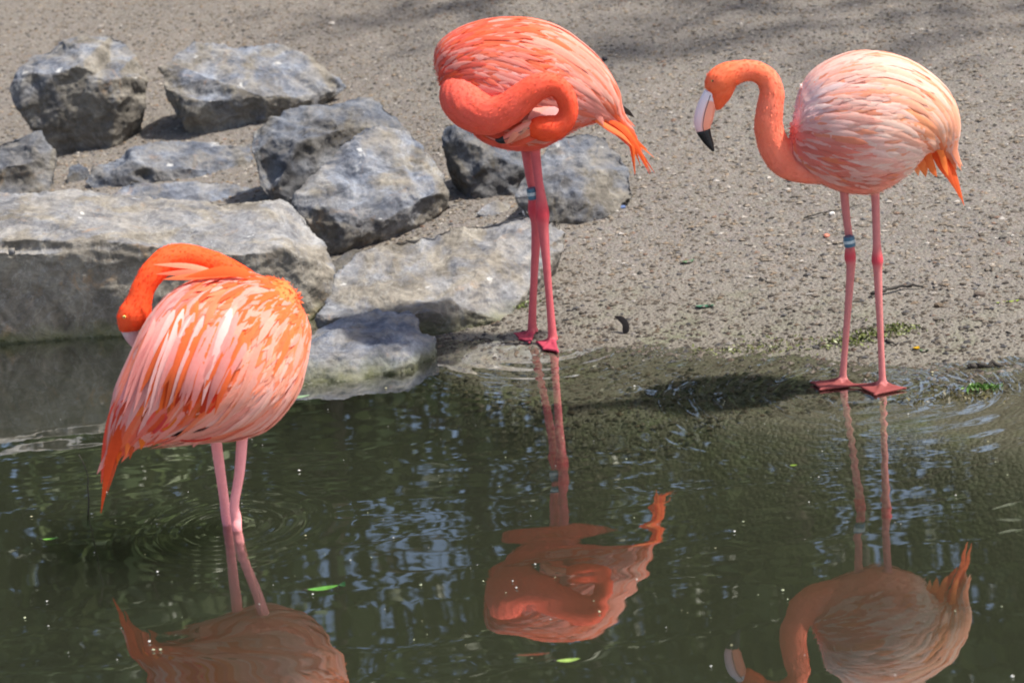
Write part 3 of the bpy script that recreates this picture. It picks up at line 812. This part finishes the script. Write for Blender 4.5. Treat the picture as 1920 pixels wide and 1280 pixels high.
B.bill([(1334, 172, 14, -.012), (1329, 188, 17, -.012), (1323, 206, 18.5, -.012), (1319, 224, 18.5, -.012), (1318, 240, 15, -.012), (1324, 257, 11, -.012), (1332, 272, 7, -.012), (1338, 284, 2, -.012)], .60, ((228, 220, 228), (236, 190, 192)), lower=(240, 150, 124))
B.eye(1337, 152, -.03)
B.wings([(.10, .25, 2, 120, 26, .085, .010, 6, .008), (.28, .45, 0, 118, 26, .11, .011, 12, .010), (.45, .62, 0, 110, 26, .12, .012, 16, .012), (.60, .75, 2, 95, 22, .12, .011, 16, .012), (.72, .85, 5, 85, 14, .10, .010, 10, .010)],
        (.07, (250, 150, 96), .36, (253, 224, 214)))
r0 = P(1591, 443, YB); r1 = P(1594, 462, YB); B.ring(r0, r1, .0135)
B.plumes('tail', [(16, None, [(1750, 255, 0), (1772, 290, 0), (1790, 335, -.01), (1808, 386, -.02)]), (13, None, [(1758, 262, .02), (1775, 300, .02), (1788, 340, .02), (1800, 372, .02)]),
    (15, None, [(1745, 262, -.02), (1764, 292, -.02), (1780, 330, -.02), (1793, 358, -.02)]), (15, None, [(1742, 270, .01), (1757, 298, .01), (1768, 318, .01), (1776, 334, .01)]),
    (16, (235, 120, 60), [(1735, 278, -.02), (1742, 300, -.03), (1750, 320, -.03), (1757, 332, -.03)]), (18, (236, 130, 72), [(1728, 282, -.01), (1730, 303, -.03), (1733, 318, -.03), (1736, 332, -.03)]),
    (17, (240, 150, 100), [(1738, 285, 0), (1724, 300, -.02), (1720, 315, -.03), (1722, 330, -.03)]), (12, (250, 140, 70), [(1752, 262, -.03), (1766, 290, -.03), (1772, 312, -.03), (1778, 330, -.04)])],
    lin((244, 106, 56)))

# --- the preening bird with its neck looped across its breast
YA = float(G(1015, 640)[1])
A = Bird(YA, 'coral flamingo preening with its neck looped across its breast, standing on the shore', G(1015, 640), [
    (846, 115, (234, 104, 88)), (850, 180, (230, 88, 68)), (895, 60, (238, 110, 80)), (965, 58, (244, 122, 82)), (925, 115, (246, 160, 146)), (955, 150, (250, 190, 182)), (1000, 105, (244, 128, 88)),
    (1060, 88, (250, 172, 152)), (1100, 145, (250, 186, 168)), (1085, 200, (248, 172, 160)), (1120, 228, (232, 98, 84)), (980, 272, (224, 90, 74)), (900, 250, (222, 84, 64)), (1045, 262, (216, 84, 72)),
    (1030, 200, (238, 164, 160)), (1140, 200, (244, 120, 84))], 22)
A.torso([(830, 168, 10, .02, 0), (838, 165, 55, .06, 0), (858, 156, 84, .09, 0), (890, 152, 104, .11, 0), (930, 155, 117, .122, 0), (980, 162, 122, .125, 0), (1030, 168, 112, .112, 0), (1075, 176, 86, .085, 0), (1110, 188, 59, .06, 0), (1138, 206, 32, .032, 0), (1156, 224, 9, .01, 0)])
A.chain([(905, 165, 52, .02), (876, 172, 50, -.04), (870, 186, 46, -.085), (886, 206, 41, -.12), (917, 217, 37, -.15), (950, 206, 32, -.165), (983, 181, 29, -.17), (1010, 163, 26, -.172), (1038, 160, 22.5, -.172), (1058, 178, 20, -.172),
         (1066, 208, 19, -.17), (1054, 232, 21, -.168), (1030, 241, 25, -.165), (1008, 241, 22, -.163), (992, 243, 14, -.162)][::-1], neck_tone((234, 78, 38), (230, 98, 82)), n=120, flat=.9)
fl, fr = G(1000, 628), G(1037, 643)
for (hip, ank, f_) in (((984, 268), (1003, 394), fl), ((1002, 268), (1017, 402), fr)):
    dy1 = float(f_[1] - YA) * .7
    a3, h3 = P(*ank, YA + dy1), P(*hip, YA + dy1 * .5)
    k = mpp(a3); pts = np.array([h3, h3 * .5 + a3 * .5, a3 + (0, 0, 36 * k), a3, a3 - (0, 0, 34 * k), a3 * .45 + f_ * .55, f_ + (0, 0, .04), f_ + (0, 0, .008)])
    A.chain(None, leg_tone(.42, lin((192, 92, 98))), 0, n=80, ring=12, pts3=(pts, np.array([10, 8.4, 9.5, 13.5, 10, 7.4, 8.4, 11]) * k))
zf = .006
A.foot(fl, [G(962, 626, zf), G(972, 636, zf), G(992, 643, zf)], lin((158, 56, 74)))
A.foot(fr, [G(1004, 641, zf), G(1018, 655, zf), G(1046, 660, zf)], lin((158, 56, 74)))
A.build_body()
A.bill([(999, 238, 14, -.166), (986, 243, 14, -.17), (972, 250, 13, -.173), (958, 257, 10.5, -.173), (946, 262, 8, -.17), (936, 264, 5, -.165), (929, 262, 2, -.16)], .66, ((214, 140, 118), (206, 104, 86)))
A.wings([(.06, .22, -5, 125, 24, .075, .009, 4, .007), (.22, .40, -4, 120, 28, .11, .010, 10, .010), (.38, .55, -2, 118, 30, .14, .0105, 16, .012), (.52, .70, 0, 110, 28, .14, .0105, 16, .012), (.68, .84, 5, 95, 18, .12, .010, 10, .010)],
        (.30, (246, 112, 62), .28, (250, 196, 184)))
A.ring(P(997, 352, YA), P(1001, 373, YA), .0150)
tl = [(22, None, [(1115, 170, .02), (1150, 205, .02), (1182, 250, .01), (1206, 296, .0)])]
for q in range(12):
    f = q / 11; xe, ye = [(1222, 332), (1192, 326), (1208, 300)][q % 3]
    xe += A.rg.normal(0, 4); ye += A.rg.normal(0, 8) - 18 * (q % 4 == 0)
    tl.append((A.rg.uniform(10, 17), (244, 96 + int(A.rg.uniform(-14, 26)), 54), [(1108 + 20 * f, 165 + 55 * f, .03 - .06 * f), (1142 + 14 * f, 205 + 28 * f, .03 - .06 * f), (1176 + 8 * f, 250 + 10 * f, .03 - .07 * f), (xe, ye, .02 - .05 * f)]))
tl += [(9, (248, 150, 90), [(1112, 222, -.04), (1140, 238, -.05), (1168, 256, -.05), (1187, 276, -.05)]), (18, (240, 92, 66), [(1105, 210, -.02), (1135, 232, -.03), (1160, 250, -.03), (1180, 275, -.03)]),
    (22, (248, 156, 136), [(1106, 150, 0), (1124, 185, -.02), (1136, 212, -.03), (1146, 234, -.03)]), (22, (248, 166, 150), [(1092, 160, -.03), (1110, 192, -.05), (1122, 215, -.05), (1132, 236, -.05)]),
    (14, (22, 18, 18), [(1150, 190, .03), (1165, 203, .035), (1178, 211, .04), (1189, 220, .04)])]
A.plumes('tail', tl, lin((244, 98, 54)))
A.plumes('wing_fold', [(30, (238, 172, 160), [(1034, 196, -.11), (1016, 210, -.13), (1000, 226, -.15), (988, 242, -.155)]), (28, (240, 186, 184), [(1046, 196, -.10), (1034, 206, -.12), (1018, 220, -.14), (1004, 232, -.15)]),
    (16, (232, 170, 140), [(992, 225, -.165), (984, 236, -.175), (975, 248, -.18), (966, 258, -.18)]), (13, (236, 140, 110), [(1000, 236, -.17), (986, 246, -.18), (972, 258, -.182), (960, 268, -.18)]),
    (12, (240, 160, 130), [(978, 240, -.17), (968, 250, -.182), (958, 262, -.184), (950, 270, -.18)]), (14, (226, 96, 70), [(1010, 252, -.16), (990, 260, -.17), (972, 268, -.17), (955, 274, -.165)])], lin((238, 172, 160)))

# --- the wading bird seen from behind, preening under its wing
YC = float(G(436, 985)[1])
C = Bird(YC, 'orange and pink flamingo wading with its back turned and bill tucked by its wing', G(436, 985), [
    (340, 560, (240, 164, 158)), (290, 640, (240, 162, 162)), (262, 715, (244, 160, 152)), (238, 785, (244, 104, 64)), (350, 650, (248, 168, 158)), (330, 720, (246, 160, 150)), (420, 555, (250, 150, 108)), (450, 620, (250, 116, 56)),
    (420, 690, (248, 118, 66)), (505, 555, (248, 116, 54)), (545, 610, (250, 132, 80)), (535, 680, (250, 184, 160)), (480, 735, (246, 178, 160)), (440, 790, (236, 156, 142)), (350, 775, (242, 84, 40)), (380, 600, (248, 156, 130)),
    (480, 520, (248, 100, 48)), (490, 660, (250, 140, 86)), (420, 775, (244, 172, 156)), (430, 515, (248, 104, 48))], 33)
C.torso([(556, 575, 12, .02, .10), (538, 588, 66, .075, .085), (500, 610, 114, .115, .06), (452, 646, 143, .14, .03), (402, 682, 149, .145, 0), (352, 716, 130, .125, -.03), (304, 752, 94, .09, -.05), (262, 788, 60, .06, -.065), (232, 824, 28, .03, -.075), (214, 856, 7, .01, -.08)], flip=-1)
C.blob(455, 755, 62, -.01, (1.05, 1.2, 1.0), (-.6, 0, -.4))
C.blob(500, 585, 66, .05, (1, 1.2, 1), (-.6, 0, -.4))
C.chain([(500, 590, 50, .10), (455, 540, 38, .14), (415, 508, 30, .145), (385, 492, 26, .14), (352, 482, 25, .12), (318, 486, 26.5, .10), (288, 510, 24, .08), (270, 538, 22.5, .07), (262, 562, 24, .065), (254, 585, 30, .062), (243, 602, 27, .06), (236, 614, 17, .06), (234, 622, 8, .06)][::-1],
        neck_tone((250, 92, 48), (250, 78, 26)), n=110, flat=.86)
bed = lambda p: np.array([p[0], p[1], float(ground_z(p[:1], p[1:2], False)[0])])
fl, fr = bed(G(440, 1085, -.25)), bed(G(486, 1120, -.25))
for (hip, ank, f_, dd) in (((400, 790), (424, 965), fl, .02), ((456, 790), (443, 972), fr, -.02)):
    a3, h3 = P(*ank, YC + dd), P(*hip, YC + dd)
    k = mpp(a3); pts = np.array([h3, h3 * .5 + a3 * .5, a3 + (0, 0, 30 * k), a3, a3 - (0, 0, 36 * k), a3 * .45 + f_ * .55, f_ + (0, 0, .03), f_ + (0, 0, .008)])
    C.chain(None, leg_tone(.50, lin((226, 146, 148)), .001), 0, n=80, ring=12, pts3=(pts, np.array([11.5, 10, 9.4, 10.4, 9, 8.5, 8.5, 10]) * k))
    C.foot(f_, [f_ + (-.05, .06, .004), f_ + (0, .085, .004), f_ + (.05, .065, .004)], lin((126, 62, 60)))
C.build_body()
C.bill([(240, 604, 17, .058), (243, 618, 16, .062), (249, 632, 14, .07), (257, 645, 11, .075), (266, 656, 8, .08), (276, 663, 5, .085), (283, 665, 2, .09)], .62, ((226, 218, 222), (232, 150, 150)))
C.eye(233, 594, .035, 3.2)
C.wings([(.06, .20, 5, 175, 30, .10, .011, 18, .008), (.20, .36, 5, 172, 34, .14, .0115, 30, .011), (.34, .50, 5, 165, 36, .16, .012, 34, .013), (.48, .64, 5, 120, 28, .16, .012, 26, .013), (.60, .76, 5, 80, 18, .14, .011, 10, .012)],
        (.22, (250, 118, 56), .30, (248, 206, 200)), 1100)
tl = [(22, None, [(262, 740, ''), (232, 800, ''), (206, 865, ''), (189, 962, '')])]
for q in range(13):
    f = q / 12; xs = 236 + 95 * f; xe = 190 + 105 * f + C.rg.normal(0, 3); ye = 930 - 120 * f ** .55 + C.rg.normal(0, 9)
    tl.append((C.rg.uniform(17, 27), (244 - int(C.rg.uniform(0, 30)), 98 + int(C.rg.uniform(-26, 44)), 50 + int(C.rg.uniform(-14, 34))), [(xs, 745 + 30 * f, ''), (xs * .66 + xe * .34 - 6, 775 + 20 * f, ''), (xs * .3 + xe * .7 - 5, (775 + ye) / 2 + 8, ''), (xe, ye, '')]))
for q in range(18):
    f = q / 17; j_ = C.rg.normal(0, 12); xe = 296 + 98 * f
    tl.append((C.rg.uniform(13, 22), (240 + int(C.rg.uniform(-8, 8)), 88 + int(C.rg.uniform(-18, 22)), 44), [(xe + 26, 690 + j_, ''), (xe + 18, 730 + j_ * .5, ''), (xe + 8, 768, ''), (xe + C.rg.normal(0, 3), 805 + C.rg.normal(0, 5) - 4 * f, '')]))
for q in range(5):
    tl.append((9, (36, 16, 15), [(396 - 3 * q, 797 + 2 * q, ''), (372 - 3 * q, 801 + 2 * q, ''), (346 - 4 * q, 806 + 2 * q, ''), (318 - 6 * q, 812 + q, '')]))
tl += [(13, (226, 100, 60), [(240, 800, ''), (222, 840, ''), (212, 880, ''), (201, 925, '')]),
    (20, (190, 56, 44), [(400, 812, ''), (378, 817, ''), (345, 820, ''), (315, 819, '')]), (12, (226, 150, 140), [(380, 815, ''), (372, 822, ''), (366, 830, ''), (362, 838, '')])]
C.proud = .007
C.plumes('tail', tl, lin((244, 92, 44)), .25)
C.proud = .020
ov = []
for q in range(34):                                    # long pale wing feathers hanging over the red rump
    f = (q + C.rg.uniform(0, 1)) / 34; x0 = 300 + 165 * f; y0 = 585 + 30 * f + C.rg.normal(0, 16)
    x1 = 222 + 190 * f + C.rg.normal(0, 6); y1 = 752 + 6 * f + 22 * math.sin(q * 2.4) + C.rg.normal(0, 10)
    cl = (246, 120, 66) if C.rg.uniform() < .2 + .3 * f else ((250, 200, 194) if C.rg.uniform() < .5 else (244, 164, 156))
    ov.append((C.rg.uniform(11, 19), cl, [(x0, y0, ''), (x0 * .72 + x1 * .28 - 4, y0 * .68 + y1 * .32, ''), (x0 * .36 + x1 * .64 - 4, y0 * .34 + y1 * .66, ''), (x1, y1, '')]))
C.plumes('long_coverts', ov, lin((246, 170, 160)))
C.plumes('loose_scapulars', [(12, (246, 150, 120), [(400, 510, .03), (360, 500, .03), (325, 497, .03), (288, 496, .03)]), (13, (244, 140, 108), [(405, 520, .02), (365, 512, .02), (330, 512, .02), (292, 514, .02)]),
    (14, (248, 130, 84), [(420, 520, .01), (375, 518, .01), (340, 520, .01), (305, 524, .01)]), (20, (248, 108, 52), [(470, 515, .0), (430, 508, .0), (390, 512, .0), (345, 520, 0)])], lin((248, 130, 84)))

# ---------------------------------------------------------------- trees behind the bank: they shade the mirror of the pond
def leaf_quads(centres, size, colr, jit=.3):
    n = len(centres)
    u = unit(rng.normal(size=(n, 3))); w = unit(np.cross(u, rng.normal(size=(n, 3))))
    L = size * rng.uniform(.6, 1.4, (n, 1))
    V = np.stack([centres - u * L, centres + w * L * .45, centres + u * L, centres - w * L * .45], 1)
    c = np.asarray(colr) * rng.uniform(1 - jit, 1 + jit, (n, 1)) * np.array([1, 1, 1])
    return V.reshape(-1, 3), np.arange(4 * n).reshape(n, 4), np.repeat(c, 4, 0)
def tree(x, y, h, r, leaves, colr, label, lean=(0, 0)):
    z0 = float(ground_z(np.array([x]), np.array([y]), False)[0])
    root = bpy.data.objects.new('tree', None); col.objects.link(root); root.location = (x, y, z0)
    root['label'] = label; root['category'] = 'tree'; root['group'] = 'trees behind the bank'
    parts = []
    bend = rng.normal(0, .15, 2) + np.array(lean)
    tp = np.array([[0, 0, -.15], [bend[0] * .3, bend[1] * .3, h * .3], [bend[0], bend[1], h * .6], [bend[0] * 1.2, bend[1] * 1.2, h * .92]])
    V, Fc, T = tube(catmull(tp, 16), np.linspace(.035 * h * .55, .02, 16), 10); parts.append((V, Fc))
    tips = []
    for k in range(13):
        t = rng.uniform(.14, .9); a = rng.uniform(0, 6.28)
        p0 = catmull(tp, 40)[int(t * 39)]; ln = r * rng.uniform(.6, 1.05) * (1.15 - .5 * t)
        p1 = p0 + np.array([math.cos(a) * ln, math.sin(a) * ln, ln * rng.uniform(.1, .6)])
        mid = (p0 + p1) / 2 + rng.normal(0, .1, 3)
        V, Fc, T = tube(catmull([p0, mid, p1], 8), np.linspace(.05, .01, 8), 6); parts.append((V, Fc)); tips += [mid, p1]
    V, Fc = merge(parts)
    obj('trunk', np_mesh('trunk', V, Fc), M_BARK, root)
    cl = np.array(tips)
    ctr = cl[rng.integers(0, len(cl), 34)] + rng.normal(0, .34, (34, 3)) * r * .6
    pts = np.vstack([c_ + rng.normal(0, 1, (leaves // 34, 3)) * r * rng.uniform(.12, .26) * np.array([1, 1, .7]) for c_ in ctr])
    pts = pts[pts[:, 2] > (.15 if lean[0] == 0 else .5 * h)]
    V, Fq, Cc = leaf_quads(pts, .09, colr)
    obj('crown', np_mesh('crown', V, Fq, False, Cc), M_LEAF, root)
spots = [(-4.6, 13.5, 6.2, 1.9), (-2.9, 15.0, 7.0, 2.1), (-1.2, 13.8, 5.6, 1.7), (.5, 15.6, 7.4, 2.2), (2.0, 13.6, 5.8, 1.8), (3.6, 15.0, 6.6, 2.0), (5.4, 13.9, 6.2, 2.0), (-6.6, 15.5, 7.0, 2.2), (7.4, 15.6, 7.2, 2.2), (-3.8, 17.5, 9.0, 2.6), (-.4, 18.0, 9.4, 2.7), (2.9, 17.6, 9.0, 2.6), (6.4, 18.2, 9.4, 2.7), (-7.8, 18.0, 9.2, 2.7)]
for (x, y, h, r) in spots:
    tree(x, y, h, r, 5400, (.06, .095, .035) if rng.uniform() < .6 else (.085, .12, .04), 'leafy green tree behind the bank, seen only mirrored in the pond')

ot = tree(3.3, 9.4, 5.2, 1.7, 2600, (.06, .10, .035), 'broad tree beside the bank whose crown throws dappled shade on the sand', lean=(-1.3, -.5))
# ---------------------------------------------------------------- small things on the bank and the water
def leaf(label, p, length, width, ang, colr, curl=.15, name='fallen_leaf', group='fallen leaves'):
    t = np.linspace(0, 1, 8); w = width * np.sin(np.pi * np.clip(t, .03, .97)) ** .7
    pts = np.stack([(t - .5) * length, 0 * t, .004 + curl * length * (t - .5) ** 2], -1)
    V, Fc = strip(pts, np.tile([0, 0, 1.], (8, 1)), w, -.35)
    cc = np.tile(lin(colr, .62), (len(V), 1)) * (1 + .12 * rng.normal(size=(len(V), 1)))
    st_ = np.array([[-.5 * length, 0, .005], [-.62 * length, .01 * length, .006], [-.72 * length, .05 * length, .004]])
    V2, F2, _ = tube(st_, [.0012, .001, .0008], 5)
    root = obj(name, np_mesh(name, V, Fc, True, np.clip(cc, 0, 1)), M_LEAF, label=label, cat='leaf', group=group)
    obj('stalk', np_mesh('stalk', V2, F2), M_TWIG, root)
    root.location = p; root.rotation_euler = (0, 0, math.radians(ang))
    return root
def gp(px, py): return on_ground(px, py)
wl = lambda px, py: G(px, py, .002)
leaf('green leaf floating over the mirrored back of the wading bird', wl(606, 1106), .058, .010, 8, (96, 158, 66))
leaf('dark green leaf curled up at the tip of the floating leaf', wl(641, 1101), .020, .008, 60, (38, 80, 40), .9)
leaf('bright green leaf floating alone on dark water', wl(95, 1013), .034, .006, 3, (104, 160, 60))
leaf('pale green leaf floating beside the algae covered wet rock', wl(558, 747), .062, .011, 5, (150, 178, 140))
leaf('yellow green leaf floating under the mirrored preening bird', wl(1066, 1241), .040, .007, 2, (150, 180, 90))
leaf('tiny green leaf floating between two mirrored birds', wl(1488, 875), .016, .005, 0, (120, 150, 50))
leaf('blue green leaf lying on the grey bank sand', gp(1322, 576), .050, .011, -6, (70, 130, 100))
leaf('pale green leaf crumpled on the open bank', gp(1290, 493), .040, .012, 20, (120, 150, 115), .5)
leaf('yellow green leaf on the sand by the dark pebble', gp(1890, 569), .062, .010, 8, (170, 190, 70))
leaf('small yellow leaf on the wet edge of the bank', gp(1718, 655), .020, .009, 40, (225, 180, 30), .6)
leaf('dark green leaf on the wet edge beside the yellow leaf', gp(1733, 660), .022, .010, -30, (70, 95, 45), .6)
def clump(name, label, px, py, w, h, n, colr, cat, water=False):
    c = wl(px, py) if water else gp(px, py)
    k = rng.normal(0, 1, (n, 3)) * np.array([w, w * .45, 0]) * .4
    z = 0 if water else ground_z(c[0] + k[:, 0], c[1] + k[:, 1]) - c[2]
    k[:, 2] = z + np.abs(rng.normal(0, h * .5, n))
    V, Fq, Cc = leaf_quads(k, .0055, lin(colr), .4)
    o = obj(name, np_mesh(name, V, Fq, False, Cc), M_LEAF, kind='stuff', label=label, cat=cat); o.location = c
    return o
clump('moss', 'green moss growing on the wet shore behind the thin legs', 1600, 640, .14, .010, 420, (96, 104, 52), 'moss')
clump('moss', 'faint moss on the wet shore left of the upright bird', 1420, 650, .18, .006, 260, (100, 104, 62), 'moss')
clump('moss', 'moss patch on the shore between the legs and the twig', 1680, 624, .10, .008, 220, (98, 106, 56), 'moss')
clump('moss', 'green moss at the foot of the sloping flat rock', 960, 580, .07, .016, 240, (96, 108, 56), 'moss')
clump('water_weed', 'green weed clump in the shallows right of the webbed feet', 1840, 727, .05, .008, 220, (78, 112, 44), 'weed', True)
clump('water_weed', 'brown weed patch lying in the shallow water', 1795, 742, .17, .004, 200, (84, 78, 44), 'weed', True)

def twig(label, pts, r, name='twig', cat='twig'):
    p = np.array(pts, float); base = p[0].copy(); q = catmull(p - base, 14)
    q = q + rng.normal(0, r * .35, q.shape)
    V, Fc, T = tube(q, np.linspace(r, r * .5, 14) * rng.uniform(.8, 1.2, 14), 7)
    o = obj(name, np_mesh(name, V, Fc), M_TWIG, label=label, cat=cat); o.location = base
    return o
up = lambda p, z=.006: np.asarray(p) + np.array([0, 0, z])
twig('dark broken twig lying on sand behind the thin legs', [up(gp(1634, 556)), up(gp(1660, 548)), up(gp(1690, 540)), up(gp(1730, 538))], .0058)
twig('black wet stick at the waterline of the bank', [up(gp(1818, 690)), up(gp(1845, 688), .008), up(gp(1878, 687))], .0075)
twig('thin bent twig on the open sand below the upright bird', [up(gp(1508, 412)), up(gp(1545, 402)), up(gp(1580, 396)), up(gp(1618, 386))], .0024)
twig('short reddish twig lying near the wet edge', [up(gp(1654, 640)), up(gp(1668, 645)), up(gp(1682, 650))], .003)
twig('thin dead stalk rising from the water beside the long orange tail', [G(165, 985, -.05), P(166, 930, YC + .05), P(163, 885, YC + .05), P(148, 852, YC + .05)], .0016, 'dead_stalk', 'stalk')
# a dropped black feather on the shore
fb = gp(1172, 628)
pf = catmull([up(fb, 0), up(fb + np.array([.004, .01, .02])), up(fb + np.array([-.008, .02, .035])), up(fb + np.array([-.024, .03, .04]))], 9)
V, Fc = strip(pf - fb, np.tile(unit([.1, -1, .4]), (9, 1)), feather_w(9, .009, .5))
o = obj('dropped_feather', np_mesh('dropped_feather', V, Fc, True, np.tile([.012, .012, .014], (len(V), 1))), M_PLUME, label='small dark curled feather on the wet shore', cat='feather'); o.location = fb

def stone(label, px, py, r, colr, name='pebble'):
    c = gp(px, py); bm = bmesh.new(); bmesh.ops.create_icosphere(bm, subdivisions=2, radius=r)
    for v in bm.verts:
        v.co *= 1 + .28 * random.uniform(-1, 1) * .6; v.co.z *= .62
    me = bpy.data.meshes.new(name); bm.to_mesh(me); bm.free()
    set_col(me, np.tile(lin(colr), (len(me.vertices), 1)))
    o = obj(name, me, M_PEB, label=label, cat='pebble', group='loose pebbles on the bank'); o.location = up(c, r * .3)
stone('blue pebble right of the grey angular rock', 1168, 390, .010, (92, 110, 150))
stone('black pebble on the sand beside the yellow green leaf', 1824, 591, .013, (42, 36, 40))
stone('flat dark pebble on sand right of the twig', 1838, 556, .016, (84, 74, 66))
stone('reddish pebble on the slope beside the ringed leg', 1550, 444, .010, (190, 120, 100))
stone('white pebble lying on the open slope', 1560, 402, .009, (210, 205, 200))
stone('dark pebble at the top of the bank', 1134, 112, .013, (60, 58, 62))
stone('pale pebble at the top of the bank', 622, 47, .016, (205, 196, 184))
stone('brown pebble with a shadow near the wet edge', 1760, 575, .013, (88, 76, 62))

# specks drifting on the water: petals, bubbles, down
n = 150
sx = rng.uniform(-.1, 1, n) * 0 + rng.uniform(20, 1900, n); sy = 690 + 590 * rng.uniform(0, 1, n) ** .9
cen = np.array([G(a, b, .003) for a, b in zip(sx, sy)])
cen = cen[ground_z(cen[:, 0], cen[:, 1], False) < -.001]
k = len(cen); r = .0011 + .0030 * rng.uniform(0, 1, k) ** 3
octa = np.array([(1, 0, 0), (0, 1, 0), (-1, 0, 0), (0, -1, 0), (0, 0, .5), (0, 0, -.5)])
tri = np.array([(0, 1, 4), (1, 2, 4), (2, 3, 4), (3, 0, 4), (1, 0, 5), (2, 1, 5), (3, 2, 5), (0, 3, 5)])
V = (octa[None] * r[:, None, None] * rng.uniform(.6, 1.4, (k, 6, 1)) + cen[:, None]).reshape(-1, 3)
cc = np.array([(.62, .62, .58), (.5, .48, .3), (.42, .46, .3)])[rng.choice(3, k, p=[.5, .25, .25])]
obj('drifting_specks', np_mesh('specks', V, (tri[None] + 6 * np.arange(k)[:, None, None]).reshape(-1, 3), True, np.repeat(cc, 6, 0)), M_PEB, kind='stuff', label='pale specks of petal and down drifting on the pond', cat='specks')
